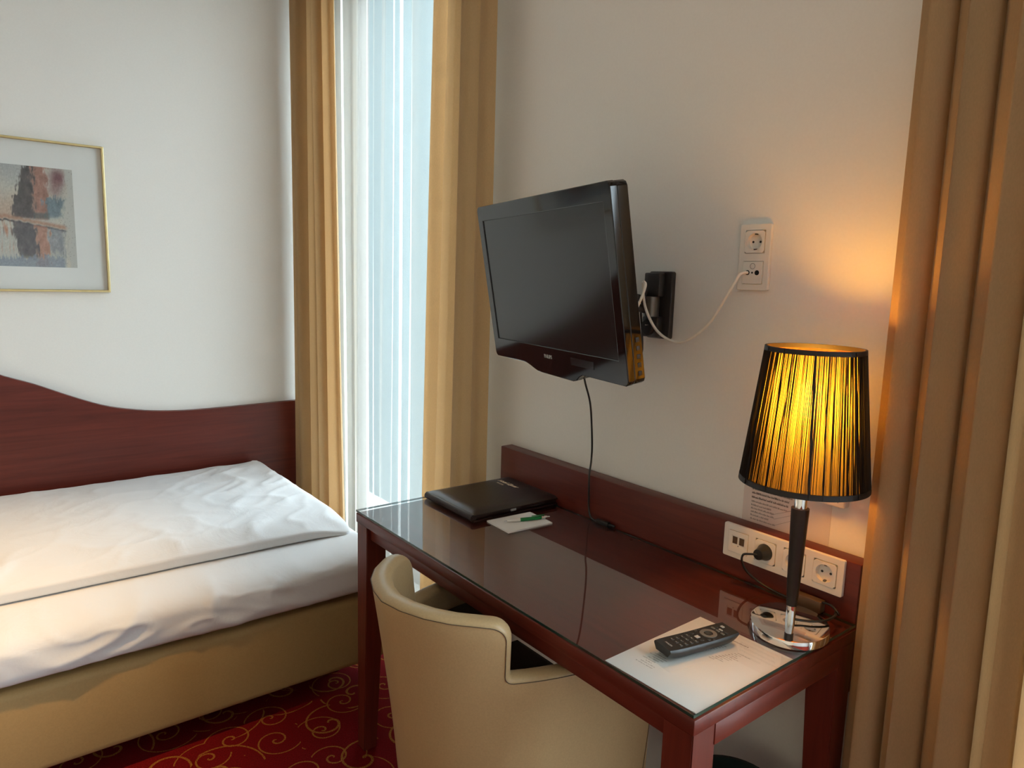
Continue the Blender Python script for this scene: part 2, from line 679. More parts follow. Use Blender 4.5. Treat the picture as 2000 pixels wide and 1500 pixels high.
# ------------------------------------------------------------------ curtains
def cloth(name, ytop, ybot, x0fn, folds, amp, mat, z0=.015, z1=2.90, ny=160, nz_=26, seed=0, xslope=0, ripple=.3, power=1.0, cusp=False, th=0):
    """vertical gathered cloth hanging along y; folds follow a warped sine"""
    bm = bmesh.new()
    rnd = random.Random(seed)
    ph = [rnd.uniform(0, 6.28) for _ in range(6)]
    grid = []
    for i in range(nz_ + 1):
        s = i / nz_
        z = z1 + (z0 - z1) * s
        ya = ytop[0] + (ybot[0] - ytop[0]) * s
        yb = ytop[1] + (ybot[1] - ytop[1]) * s
        row = []
        for j in range(ny + 1):
            q = j / ny
            qq = q + .035 * math.sin(2 * math.pi * q * 1.7 + ph[0]) * ripple + .02 * math.sin(2 * math.pi * q * 4.3 + ph[1] + s * 1.1) * ripple
            w = math.sin(2 * math.pi * folds * qq + ph[2])
            if cusp:
                w = 1 - 2 * abs(math.sin(math.pi * folds * qq + ph[2])) ** .75
            else:
                w = math.copysign(abs(w) ** power, w)
            a = amp * (.75 + .35 * math.sin(2 * math.pi * q * 2.3 + ph[3] + s * .8)) * (.8 + .25 * s)
            dy = .3 * amp * math.sin(4 * math.pi * folds * qq + ph[2] * 2) * .5
            x = x0fn(q, s) + a * w + xslope * (q - .5) + .004 * math.sin(9 * q + 3 * s + ph[4])
            row.append(bm.verts.new((x, ya + (yb - ya) * q + dy, z)))
        grid.append(row)
    for A, B in zip(grid, grid[1:]):
        for j in range(ny):
            bm.faces.new((A[j], A[j + 1], B[j + 1], B[j]))
    if th:
        bmesh.ops.solidify(bm, geom=bm.faces[:], thickness=th)
    return finish(bm, name, mat, None, 80)


tag(cloth('sheer_curtain', (2.19, 3.26), (2.19, 3.26), lambda q, s: 1.425 - .025 * math.sin(q * 2.2), 12.5, .017, M['sheer'], seed=3, ny=260, ripple=.9),
    'white sheer curtain glowing between the two beige drapes', 'sheer curtain')
tag(cloth('drape', (2.975, 3.29), (2.885, 3.29), lambda q, s: 1.330 - .052 * q, 4.6, .040, M['curtain'], seed=11, cusp=True, ripple=.7, th=.003),
    'gathered beige drape in the corner beside the headboard', 'curtain', 'beige drapes')
tag(cloth('drape', (1.880, 2.195), (1.872, 2.275), lambda q, s: 1.372, 3.4, .022, M['curtain'], seed=22, cusp=True, ripple=.7, th=.003),
    'beige drape hanging between the sheer curtain and the television', 'curtain', 'beige drapes')
tag(cloth('drape', (.335, .624), (.29, .622), lambda q, s: 1.397 - .03 * max(0, 1 - q / .25), 4.3, .038, M['curtain'], seed=33, cusp=True, ripple=.4, ny=300, th=.003),
    'large beige drape in the right foreground beside the desk lamp', 'curtain', 'beige drapes')
for y0, y1 in ((-2.5, .66), (1.80, 3.32)):
    tag(box('curtain_rail', (1.23, y0, 2.905), (1.45, y1, 3.0), M['frame_white'], bev=.004),
        'white curtain rail box above the ' + ('near' if y0 < 0 else 'far') + ' window', 'curtain rail')

# ------------------------------------------------------------------ headboard
def hb_top(x):
    pts = [(-1.6, .84), (-1.1, .845), (-.75, 1.0), (-.40, 1.15), (-.15, 1.145), (.0, 1.085), (.115, 1.027), (.226, .982), (.343, .926), (.467, .875), (.60, .845), (.72, .832), (.849, .828), (1.30, .834)]
    for (a, za), (c, zc) in zip(pts, pts[1:]):
        if x <= c:
            break
    i = pts.index((a, za))
    p0 = pts[max(i - 1, 0)]
    p3 = pts[min(i + 2, len(pts) - 1)]
    s = (x - a) / (c - a)
    m1 = (zc - p0[1]) / max(1e-6, c - p0[0]) * (c - a)
    m2 = (p3[1] - za) / max(1e-6, p3[0] - a) * (c - a)
    h00, h10, h01, h11 = 2 * s ** 3 - 3 * s * s + 1, s ** 3 - 2 * s * s + s, -2 * s ** 3 + 3 * s * s, s ** 3 - s * s
    return h00 * za + h10 * m1 + h01 * zc + h11 * m2


bm = bmesh.new()
xs = [-1.6 + 2.88 * i / 90 for i in range(91)]
cols = [[bm.verts.new((x, y, z)) for y, z in ((3.300, .12), (3.300, hb_top(x)), (3.328, hb_top(x)), (3.328, .12))] for x in xs]
for A, B in zip(cols, cols[1:]):
    for k in range(4):
        bm.faces.new((A[k], A[(k + 1) % 4], B[(k + 1) % 4], B[k]))
bm.faces.new(cols[0])
bm.faces.new(cols[-1][::-1])
bmesh.ops.recalc_face_normals(bm, faces=bm.faces[:])
tag(finish(bm, 'headboard_panel', M['wood_x'], None, 40), 'dark red mahogany headboard panel with a wavy top edge', 'headboard')

# ------------------------------------------------------------------ bed
BX0, BX1 = -.95, 1.135
bed = thing('bed', 'tan upholstered bed base under the white mattress', 'bed', (0, 0, 0))
bm = bmesh.new()
add_box(bm, (BX0, 2.125, .09), (BX1, 3.285, .341), .022, 3)
finish(bm, 'bed_base', M['base_fab'], bed, 40)
for x in (BX0 + .12, BX1 - .12):
    for y in (2.30, 3.15):
        lathe('leg', [(0, 0), (.022, 0), (.03, .092), (0, .092)], M['black'], bed, (x, y), 16)


def noise2(x, y, z=0):
    return noise.noise(Vector((x, y, z)))


def soft_slab(name, lo, hi, rad, mat, disp, nx=150, ny=90, nzz=16, skew=None):
    """subdivided rounded box, displaced along its normal by disp(p, n)"""
    bm = bmesh.new()
    dims = [hi[i] - lo[i] for i in range(3)]
    cen = [(hi[i] + lo[i]) / 2 for i in range(3)]
    N = (nx, ny, nzz)
    vmap = {}

    def vert(i, j, k):
        key = (i, j, k)
        if key in vmap:
            return vmap[key]
        p = Vector((lo[0] + dims[0] * i / nx, lo[1] + dims[1] * j / ny, lo[2] + dims[2] * k / nzz))
        q = Vector([max(lo[a] + rad[a], min(hi[a] - rad[a], p[a])) for a in range(3)])
        d = Vector([(p[a] - q[a]) / rad[a] for a in range(3)])
        if d.length > 1e-6:
            mxn = max(abs(c) for c in d)
            d = d * (mxn / d.length)
            nn = d.normalized()
            p = Vector([q[a] + d[a] * rad[a] for a in range(3)])
        else:
            nn = Vector((0, 0, 1 if k else -1))
        p = p + disp(p, nn)
        v = bm.verts.new(p)
        vmap[key] = v
        return v
    for i in range(nx):
        for j in range(ny):
            for k in (0, nzz):
                f4 = [vert(i, j, k), vert(i + 1, j, k), vert(i + 1, j + 1, k), vert(i, j + 1, k)]
                bm.faces.new(f4 if k else f4[::-1])
    for i in range(nx):
        for k in range(nzz):
            for j in (0, ny):
                f4 = [vert(i, j, k), vert(i + 1, j, k), vert(i + 1, j, k + 1), vert(i, j, k + 1)]
                bm.faces.new(f4 if not j else f4[::-1])
    for j in range(ny):
        for k in range(nzz):
            for i in (0, nx):
                f4 = [vert(i, j, k), vert(i, j + 1, k), vert(i, j + 1, k + 1), vert(i, j, k + 1)]
                bm.faces.new(f4[::-1] if not i else f4)
    bmesh.ops.recalc_face_normals(bm, faces=bm.faces[:])
    return finish(bm, name, mat, None, 180)


def mat_disp(p, n):
    w = max(0, -n.y)
    a = noise2(p.x * 3.2 + p.z * 3, p.z * 7 + p.x * 1.2, 3.1)
    r1 = 1 - abs(noise2(p.x * 4.5 - p.z * 5, p.z * 5.5 + p.x * 2.0, 8.3)) * 2.2
    r2 = 1 - abs(noise2(p.x * 9 + p.z * 9, p.z * 12 - p.x * 3, 1.7)) * 2.2
    k = math.exp(-((p.x - .42) / .38) ** 2)
    h = .010 * a + (.010 * max(0, r1) ** 3 + .005 * max(0, r2) ** 3) * (.25 + k)
    top = max(0, n.z) * max(0, min(1, (2.28 - p.y) / .08))
    z = .0
    if p.z < .37:
        z = .004 + .004 * noise2(p.x * 2.0, 5.0)
    return Vector((0, -h * w - .012 * w * (p.z - .34) / .18, h * .35 * top - .009 * top + z))


mt = soft_slab('mattress', (BX0, 2.105, .342), (BX1, 3.29, .512), (.05, .085, .060), M['linen'], mat_disp, 170, 60, 26)
tag(mt, 'white mattress covered by a creased sheet on the tan base', 'mattress')


def duv_disp(p, n):
    e = min(1, max(0, (p.y - 2.30) / .16))
    r1 = 1 - abs(noise2(p.x * 4 + p.y * 2, p.y * 4.5 - p.x, 2.2)) * 2.0
    r2 = 1 - abs(noise2(p.x * 8 - p.y * 6, p.y * 8, 6.2)) * 2.4
    k = .35 + math.exp(-(((p.x - .95) / .3) ** 2 + ((p.y - 3.0) / .4) ** 2)) + .6 * math.exp(-(((p.y - 2.38) / .08) ** 2))
    h = .006 * noise2(p.x * 2.1, p.y * 2.6, 1.1) + (.009 * max(0, r1) ** 3 + .006 * max(0, r2) ** 3) * k * .9
    t_ = (p.z - .508) / .075
    pinch = 0
    # thin the duvet towards the front and the front right corner
    fr = math.exp(-((p.y - 2.30) / .05) ** 2)
    cr = math.exp(-((p.x - 1.08) / .09) ** 2) * math.exp(-((p.y - 2.30) / .10) ** 2)
    dz = -t_ * (.022 * fr + .040 * cr)
    return Vector((.0, .0, h * max(0, n.z) + dz)) + Vector((.012 * cr, -.015 * cr + .006 * noise2(p.x * 5, 9.0) * max(0, -n.y), 0))


dv = soft_slab('duvet', (BX0 + .03, 2.30, .5125), (1.075, 3.255, .574), (.035, .045, .014), M['duvet'], duv_disp, 170, 80, 10)
tag(dv, 'white folded duvet lying on the mattress against the headboard', 'duvet')

# ------------------------------------------------------------------ picture
pic = thing('framed_picture', 'watercolour print in a slim gold frame on the white wall', 'picture',
            mat=Matrix(((1, 0, 0, .10), (0, 0, -1, YW), (0, 1, 0, 1.632), (0, 0, 0, 1))))
PW, PH = .404, .287
prism('frame', rrect(-PW, -PH, PW, PH, .001, 1), 0, .022, M['gold'], pic, hole=rrect(-PW + .009, -PH + .009, PW - .009, PH - .009, .0005, 1), bev=.002)
box('mat_board', (-PW + .009, -PH + .009, .004), (PW - .009, PH - .009, .008), M['paper'], pic)
box('glazing', (-PW + .009, -PH + .009, .014), (PW - .009, PH - .009, .016), M['pane'], pic)


def lin(c):
    return tuple(((v / 255) / 12.92 if v / 255 < .04045 else ((v / 255 + .055) / 1.055) ** 2.4) for v in c)


def paint_col(uu, vv):
    """uu 0..1 across the part of the print in view, vv 0 top .. 1 bottom"""
    n1 = noise2(uu * 5, vv * 5, 1)
    n2_ = noise2(uu * 16, vv * 13, 4)
    n3 = noise2(uu * 40, vv * 7, 9)
    c = Vector((196, 190, 178)) + Vector((14, 8, 0)) * n1

    def mixc_(col, k):
        nonlocal c
        k = max(0, min(1, k))
        c = c.lerp(Vector(col), k)

    def sm(a, b_, x):
        s = max(0, min(1, (x - a) / (b_ - a)))
        return s * s * (3 - 2 * s)
    # sky wash upper left
    mixc_((165, 166, 168), .7 * sm(.25, 0, vv) * (1 - sm(.3, .5, uu)))
    mixc_((188, 150, 125), .6 * sm(.2, .45, vv) * sm(.55, .5, vv) * sm(.35, .1, uu))
    j = .05 * n2_ + .05 * n3 + .03 * noise2(uu * 70, vv * 30, 5)
    # tree mass
    edge = .30 - .5 * (vv - .05) if vv < .3 else .14
    m_ = sm(edge - .02, edge + .02, uu + j) * sm(.46, .42, uu + j) * sm(.53, .50, vv)
    mixc_(Vector((78, 68, 68)) + Vector((30, 24, 24)) * n2_, .95 * m_)
    m_ = sm(.41, .46, uu + j) * sm(.66, .60, uu + j) * sm(.54, .5, vv)
    mixc_(Vector((158, 104, 88)) + Vector((34, 26, 24)) * n2_, .85 * m_)
    m_ = math.exp(-(((uu - .79) / .11) ** 2 + ((vv - .09) / .08) ** 2)) + .5 * math.exp(-(((uu - .74) / .1) ** 2 + ((vv - .22) / .08) ** 2))
    mixc_((124, 84, 88), 1.1 * m_ + .25 * n2_ * m_)
    m_ = sm(.57, .61, uu + j) * sm(.90, .80, uu + j + .5 * (vv - .38)) * sm(.27, .32, vv + j) * sm(.52, .47, vv)
    mixc_(Vector((104, 120, 130)) + Vector((20, 20, 20)) * n2_, .9 * m_)
    # dark trunks strip and shore
    m_ = sm(.44, .47, vv) * sm(.53, .50, vv) * sm(.4, .43, uu) * sm(.66, .62, uu)
    mixc_((86, 92, 92), .7 * m_)
    hz = .505 + .10 * uu
    m_ = math.exp(-((vv - hz - .01 * n2_) / .022) ** 2) * sm(.92, .84, uu)
    mixc_((176, 128, 104), .8 * m_)
    m_ = math.exp(-((vv - hz - .035 - .012 * n2_) / .010) ** 2) * sm(.9, .82, uu)
    mixc_((58, 54, 58), .95 * m_)
    # reflections
    if vv > hz + .03:
        e2 = .12 + .42 * max(0, vv - .62) * .55
        m_ = sm(e2 - .03, e2 + .02, uu + j) * sm(.47, .42, uu + j) * sm(.96, .86, vv)
        mixc_(Vector((84, 76, 80)) + Vector((28, 24, 24)) * n2_, .92 * m_)
        m_ = sm(.42, .46, uu + j) * sm(.64, .58, uu + j)
        mixc_(Vector((176, 118, 98)) + Vector((26, 22, 22)) * n2_, .8 * m_)
        m_ = sm(.60, .64, uu + j) * sm(.9, .78, uu + j) * sm(.95, .8, vv + j)
        mixc_(Vector((132, 134, 142)) + Vector((30, 20, 20)) * n2_, .75 * m_)
        m_ = sm(.88, .92, vv + j) * sm(.86, .8, uu)
        mixc_((128, 138, 154), .75 * m_)
        m_ = max(0, n3) * sm(.2, .05, uu) * sm(.9, .8, vv)
        mixc_((186, 120, 88), 1.2 * m_)
    mixc_((190, 187, 180), sm(.86, .93, uu + .6 * j))
    if noise2(uu * 60, vv * 60, 2) > .52 and uu > .6:
        mixc_((120, 108, 104), .5)
    c = c + Vector((1, 1, 1)) * (16 * noise2(uu * 90, vv * 60, 7) + 12 * noise2(uu * 34, vv * 34, 3)) * (1 - sm(.84, .9, uu))
    return lin(tuple(max(0, min(255, q)) for q in c))


bm = bmesh.new()
lay = bm.loops.layers.float_color.new('paint')
nx_, ny_ = 320, 200
px0, px1, pz0, pz1 = -.33, .293, -.192, .186
gv = [[bm.verts.new((px0 + (px1 - px0) * i / nx_, pz0 + (pz1 - pz0) * j / ny_, .0086)) for i in range(nx_ + 1)] for j in range(ny_ + 1)]
cc = [[(*paint_col(abs(.1 + .9 * ((gv[j][i].co.x - .062) / (px1 - .062))) if gv[j][i].co.x < .062 else (gv[j][i].co.x - .062) / (px1 - .062), 1 - j / ny_), 1) for i in range(nx_ + 1)] for j in range(ny_ + 1)]
for j in range(ny_):
    for i in range(nx_):
        fc = bm.faces.new((gv[j][i], gv[j][i + 1], gv[j + 1][i + 1], gv[j + 1][i]))
        for lp, (a, b_) in zip(fc.loops, ((j, i), (j, i + 1), (j + 1, i + 1), (j + 1, i))):
            lp[lay] = cc[a][b_]
finish(bm, 'print', M['paint'], pic)

# ------------------------------------------------------------------ desk
DX0, DX1, DY0, DY1 = .888, 1.43, .628, 1.862
desk = thing('writing_desk', 'dark red mahogany writing desk with square legs along the wall', 'desk', (1.16, 1.245, 0))


def D(lo, hi):
    return tuple(a - c for a, c in zip(lo, (1.16, 1.245, 0))), tuple(a - c for a, c in zip(hi, (1.16, 1.245, 0)))


box('desk_top', *D((DX0 + .003, DY0 + .003, .722), (DX1, DY1 - .003, .750)), M['wood_y'], desk, bev=.0022)
for n_, lo, hi, mm in (('apron', (DX0 + .018, DY0 + .064, .682), (DX0 + .040, DY1 - .064, .722), 'wood_y'),
                       ('apron', (DX1 - .03, DY0 + .064, .682), (DX1 - .01, DY1 - .064, .722), 'wood_y'),
                       ('apron', (DX0 + .064, DY0 + .004, .682), (DX1 - .064, DY0 + .026, .722), 'wood_x'),
                       ('apron', (DX0 + .064, DY1 - .026, .682), (DX1 - .064, DY1 - .004, .722), 'wood_x')):
    box(n_, *D(lo, hi), M[mm], desk, bev=.0015)
for sx in (0, 1):
    for sy in (0, 1):
        bm = bmesh.new()
        w0, w1 = .062, .042
        ox, oy = (DX0 + .006 if not sx else DX1 - .006) - 1.16, (DY0 + .006 if not sy else DY1 - .006) - 1.245
        dx, dy = (1 if not sx else -1), (1 if not sy else -1)
        vs_ = []
        for z, w in ((0, w1), (.60, w0), (.722, w0)):
            vs_.append([bm.verts.new((ox + dx * w * a, oy + dy * w * c, z)) for a, c in ((0, 0), (1, 0), (1, 1), (0, 1))])
        for A, B in zip(vs_, vs_[1:]):
            for k in range(4):
                bm.faces.new((A[k], A[(k + 1) % 4], B[(k + 1) % 4], B[k]))
        bm.faces.new(vs_[0])
        bm.faces.new(vs_[-1])
        bmesh.ops.recalc_face_normals(bm, faces=bm.faces[:])
        bmesh.ops.bevel(bm, geom=[e for e in bm.edges if e.calc_face_angle() > .8], offset=.002, segments=2, affect='EDGES')
        finish(bm, 'leg', M['wood_z'], desk, 35)
box('backboard', *D((DX1 + .0005, DY0 + .01, .60), (XW - .002, DY1 + .004, .884)), M['wood_y'], desk, bev=.003)

gl = thing('glass_top', 'clear glass sheet covering the desk top', 'glass sheet', (1.16, 1.245, .7525))
gx0, gx1, gy0, gy1 = DX0 + .004 - 1.16, DX1 - .006 - 1.16, DY0 + .006 - 1.245, DY1 - .001 - 1.245
bm = bmesh.new()
va = [bm.verts.new((x, y, .0055)) for x, y in ((gx0, gy0), (gx1, gy0), (gx1, gy1), (gx0, gy1))]
bm.faces.new(va)
finish(bm, 'glass_sheet', M['glass'], gl)
prism('glass_edge', [(gx0, gy0), (gx1, gy0), (gx1, gy1), (gx0, gy1)], 0, .0054, M['glass_edge'], gl,
      hole=[(gx0 + .0012, gy0 + .0012), (gx1 - .0012, gy0 + .0012), (gx1 - .0012, gy1 - .0012), (gx0 + .0012, gy1 - .0012)])
for x, y in ((gx0 + .012, gy0 + .012), (gx1 - .012, gy0 + .012), (gx0 + .012, gy1 - .012), (gx1 - .012, gy1 - .012), (gx0 + .012, 0), (gx1 - .012, 0)):
    lathe('bumper', [(0, -.0025), (.005, -.0025), (.005, 0), (0, 0)], M['clear'], gl, (x, y), 12)
ZG = .758   # top of the glass


# ------------------------------------------------------------------ wall outlets
def socket(parent, x, kind):
    """one gang centred at local x; recessed round well"""
    R = .0195
    s_ = .0255
    N = 32
    bm = bmesh.new()
    zf = .0114
    sq, ci, cb, ct = [], [], [], []
    for k in range(N):
        a = 2 * math.pi * (k + .5) / N
        ca, sa = math.cos(a), math.sin(a)
        mx_ = max(abs(ca), abs(sa))
        sq.append(bm.verts.new((x + s_ * ca / mx_, s_ * sa / mx_, zf)))
        ci.append(bm.verts.new((x + R * ca, R * sa, zf)))
        cb.append(bm.verts.new((x + R * .96 * ca, R * .96 * sa, .0015)))
        ct.append(bm.verts.new((x + s_ * ca / mx_, s_ * sa / mx_, .0)))
    for k in range(N):
        j = (k + 1) % N
        bm.faces.new((sq[k], sq[j], ci[j], ci[k]))
        bm.faces.new((ci[k], ci[j], cb[j], cb[k]))
        bm.faces.new((sq[j], sq[k], ct[k], ct[j]))
    bm.faces.new(cb)
    bmesh.ops.recalc_face_normals(bm, faces=bm.faces[:])
    o = finish(bm, 'socket', M['white_pl'], parent, 40)
    for dx in (-.0095, .0095):
        lathe('pin_hole', [(0, .0022), (.0027, .0022), (.0027, .0014), (0, .0014)], M['black'], o, (x + dx, 0), 12)
    for sg in (-1, 1):
        box('earth_clip', (x - .0025, sg * .0175 - .0016, .002), (x + .0025, sg * .0175 + .0016, .009), M['grey'], o)
    return o


def plate(parent, w, h, centres):
    ol = rrect(-w / 2, -h / 2, w / 2, h / 2, .004, 3)
    prism('cover_plate', ol, 0, .0098, M['white_pl'], parent, bev=.0014, hole=[rrect(x - .0262, y - .0262, x + .0262, y + .0262, .001, 1) for x, y in centres])


bo = thing('power_outlet_strip', 'white four gang outlet strip on the desk backboard', 'power outlet', mat=wall_frame(.8145, .8445, DX1 + .0003))
plate(bo, .294, .081, [(-.1065 + .071 * k, 0) for k in range(4)])
for k in (1, 2, 3):
    socket(bo, -.1065 + .071 * k, 0)
us = prism('usb_insert', rrect(-.1065 - .0255, -.0255, -.1065 + .0255, .0255, .001, 1), .0, .0112, M['white_pl'], bo,
           hole=rrect(-.1065 - .017, -.012, -.1065 + .017, .015, .001, 1))
box('recess_floor', (-.1235, -.012, .0086), (-.0895, .015, .0092), M['white_pl'], us)
for dx in (-.009, .009):
    box('usb_port', (-.1065 + dx - .0062, -.005, .0090), (-.1065 + dx + .0062, .012, .0102), M['brown_pl'], us)
lathe('marking', [(0, .0100), (.0015, .0100), (.0015, .0088), (0, .0088)], M['ink_soft'], us, (-.1065, -.0095), 10)

bw = thing('wall_outlet', 'white double outlet plate high on the wall above the lamp', 'power outlet', mat=wall_frame(.9715, 1.512))
plate(bw, .081, .152, [(0, .0355), (0, -.0355)])
up_ = socket(bw, 0, 0)
up_.location = (0, .0355, 0)
an = prism('aerial_insert', rrect(-.0255, -.061, .0255, -.010, .001, 1), .0, .0118, M['white_pl'], bw, bev=.0006)
for dx, rr in ((-.0125, .0058), (.0125, .0058), (0, .0022)):
    lathe('aerial_port', [(0, .0124), (rr, .0124), (rr, .0115), (0, .0115)], M['black'], an, (dx, -.0355), 20)
bm = bmesh.new()
add_tube(bm, [Vector((.0065 * math.cos(k * .2618), -.0205 + .0065 * math.sin(k * .2618), .0119)) for k in range(24)], .0005, 6, True)
finish(bm, 'cap_outline', M['ink_soft'], an, 50)

# notice and switch box on the wall behind the lamp
no = thing('wall_notice', 'laminated notice fixed to the wall behind the lamp stem', 'notice', mat=wall_frame(.8445, .944))
box('sheet', (-.1095, -.074, 0), (.1095, .0555, .0012), M['lam'], no)
lettering('heading', 'AIR CONDITION', .0072, M['ink'], no, (-.055, .031, .0014), bold=.0001)


def words(bm, x0, x1, y, h, rnd, z=.0014, horiz=True, off=(0, 0), wd=(.003, .011), gap=.0016):
    x = x0
    while x < x1 - .002:
        w = min(rnd.uniform(*wd), x1 - x)
        # each word is a row of tiny strokes
        k = x
        while k < x + w:
            g_ = rnd.uniform(.0006, .0011)
            hh = h * rnd.choice((.6, .6, .62, .95, 1.0))
            add_box(bm, (k, y, z), (k + g_ * .75, y + hh, z + .0001))
            k += g_ * 1.3
        x += w + gap


rnd = random.Random(4)
bm = bmesh.new()
for y, x1, in ((.0195, .016), (.0095, .010), (-.001, .008)):
    words(bm, -.087, x1, y, .0052, rnd)
finish(bm, 'bold_print', M['ink'], no)['kind'] = 'stuff'
bm = bmesh.new()
for y, x1 in ((-.011, .006), (-.020, -.034), (-.028, -.024), (-.0365, -.025), (-.045, -.036), (-.054, -.022)):
    words(bm, -.087, x1, y, .0042, rnd)
finish(bm, 'small_print', M['ink_soft'], no)['kind'] = 'stuff'
bm = bmesh.new()
for a, c in (((.006, -.010), (.055, .006)), ((-.034, -.030), (.040, .004)), ((-.025, -.038), (.040, -.006)), ((-.022, -.052), (.040, -.018))):
    add_tube(bm, [Vector((*a, .0013)), Vector((*c, .0013))], .00025, 4)
for x in (.030, .050):
    add_tube(bm, [Vector((x, -.06, .0013)), Vector((x, .040, .0013))], .0003, 4)
finish(bm, 'diagram_lines', M['ink_soft'], no)['kind'] = 'stuff'

sw = thing('room_controller', 'white plastic switch box on the wall beneath the lamp shade', 'switch', mat=wall_frame(.7335, 1.022))
box('housing', (-.036, -.040, 0), (.036, .040, .024), M['white_pl'], sw, bev=.004, seg=3)
box('lever_slot', (.021, -.030, .0235), (.0225, -.008, .0244), M['ink_soft'], sw)
box('lever_slot', (.010, -.0085, .0235), (.0225, -.0072, .0244), M['ink_soft'], sw)

# ------------------------------------------------------------------ television
a_, b_2, g_2 = math.radians(-11.8), math.radians(9.91), math.radians(.31)
nT = Vector((-math.cos(a_) * math.cos(b_2), -math.sin(a_) * math.cos(b_2), -math.sin(b_2)))
rt = Vector((0, 0, 1)).cross(nT).normalized()
up = nT.cross(rt)
rt2 = math.cos(g_2) * rt + math.sin(g_2) * up
up2 = -math.sin(g_2) * rt + math.cos(g_2) * up
CT = Vector((1.133, 1.332, 1.434))
MT = Matrix(((rt2.x, up2.x, nT.x, CT.x), (rt2.y, up2.y, nT.y, CT.y), (rt2.z, up2.z, nT.z, CT.z), (0, 0, 0, 1)))
tv = thing('television', 'black flat television tilted forward on the wall arm', 'television', mat=MT)
TW, TH = .33, .2115


def tv_outline(inset=0):
    w, h = TW - inset, TH - inset
    pts = []
    pts += [(w, h - .012), (w - .004, h - .004), (w - .012, h)]
    pts += [(-w + .012, h), (-w + .004, h - .004), (-w, h - .012)]
    pts += [(-w, -h + .013), (-w + .004, -h + .005), (-w + .012, -h + .001)]
    # lower lip bulges down in the middle
    for k in range(21):
        q = k / 20
        x = -.155 + .30 * q
        s = math.sin(min(1, q * 3.2) * math.pi / 2) ** 2
        e = 1 if q < .86 else math.cos((q - .86) / .14 * math.pi / 2) ** 2
        pts.append((x, -h + .0015 - (.017 + .004 * q) * s * e))
    pts += [(w - .012, -h), (w - .004, -h + .004), (w, -h + .012)]
    return pts


sx, sy0, sy1 = TW - .030, -TH + .055, TH - .040
prism('bezel', tv_outline(), -.018, 0, M['black_gloss'], tv, hole=[(-sx, sy0), (sx, sy0), (sx, sy1), (-sx, sy1)], bev=.0018)
prism('housing', tv_outline(.0008), -.044, -.0182, M['black_gloss'], tv, bev=.0015)
box('screen', (-sx, sy0, -.0175), (sx, sy1, -.0025), M['screen'], tv)
box('back_cover', (-.22, -.17, -.088), (.22, .16, -.042), M['black'], tv, bev=.02, seg=3)
lettering('logo', 'PHILIPS', .0125, M['led'], tv, (.0 - .012, -TH + .030, .0004), bold=.0003)
for k in range(5):
    box('side_button', (TW - .0035, -.12 - .018 * k, -.037), (TW + .0008, -.11 - .018 * k, -.028), M['dgrey'], tv, bev=.001)
box('ir_window', (.10, -TH + .022, -.0005), (.20, -TH + .040, .0006), M['screen'], tv)

# wall arm
am = thing('tv_wall_arm', 'dark grey swivel wall bracket holding the television', 'wall bracket', mat=wall_frame(1.240, 1.389))
prism('wall_plate', rrect(-.040, -.088, .038, .088, .006, 4), .0, .016, M['dgrey'], am, bev=.003)
box('cover_upper', (-.036, .022, .016), (.016, .084, .040), M['dgrey'], am, bev=.004)
box('cover_lower', (-.036, -.084, .016), (.016, -.030, .040), M['dgrey'], am, bev=.004)
bm = bmesh.new()
add_lathe(bm, [(0, -.030), (.021, -.030), (.021, .022), (0, .022)], n=24)
bmesh.ops.recalc_face_normals(bm, faces=bm.faces[:])
bmesh.ops.rotate(bm, verts=bm.verts[:], cent=(0, 0, 0), matrix=Matrix.Rotation(-math.pi / 2, 3, 'X'))
bmesh.ops.translate(bm, verts=bm.verts[:], vec=(-.010, 0.0, .036))
finish(bm, 'hinge', M['grey'], am, 40)
bm = bmesh.new()
add_lathe(bm, [(0, 0), (.022, 0), (.022, .006), (.018, .010), (0, .011)], n=28)
bmesh.ops.recalc_face_normals(bm, faces=bm.faces[:])
bmesh.ops.translate(bm, verts=bm.verts[:], vec=(-.012, -.058, .039))
finish(bm, 'knob', M['black'], am, 40)
box('marking', (-.015, -.0535, .0495), (-.010, -.0515, .0503), M['white_pl'], am)
box('marking', (-.008, -.0525, .0495), (-.005, -.0515, .0503), M['white_pl'], am)
# arm from the hinge to the back of the set (straight bar in wall coordinates)
pa = Vector((-.012, -.004, .040))
pbw = MT @ Vector((0, -.005, -.086))
pb = am.matrix_world.inverted() @ pbw
bm = bmesh.new()
for hz_ in (-.012, .012):
    add_tube(bm, [pa + Vector((0, hz_, 0)), pb + Vector((0, hz_, 0))], .0105, 10)
finish(bm, 'arm', M['dgrey'], am, 50)
box('vesa_plate', (pb.x - .05, pb.y - .05, pb.z - .012), (pb.x + .05, pb.y + .05, pb.z - .004), M['dgrey'], am, bev=.002)

# cables of the television
tag(tube('aerial_cable', [(1.468, .984, 1.4765), (1.455, .986, 1.4755), (1.446, .990, 1.470), (1.442, .999, 1.452), (1.44, 1.020, 1.415), (1.44, 1.062, 1.352), (1.44, 1.118, 1.309), (1.438, 1.165, 1.300), (1.43, 1.215, 1.325),
                          (1.415, 1.243, 1.38), (1.41, 1.252, 1.43), (1.405, 1.247, 1.448), (1.40, 1.235, 1.438), (1.38, 1.235, 1.395), (1.355, 1.245, 1.345), (1.325, 1.275, 1.318)],
         .0036, M['white_cable'], None, 8, 10), 'white aerial cable looping from the wall outlet to the television', 'cable')
tag(tube('signal_cable', [(1.442, 1.262, 1.43), (1.43, 1.272, 1.38), (1.435, 1.268, 1.31), (1.43, 1.262, 1.26), (1.40, 1.262, 1.225), (1.345, 1.29, 1.218)], .0027, M['black'], None, 8, 8),
    'short black cable hanging behind the right edge of the television', 'cable')

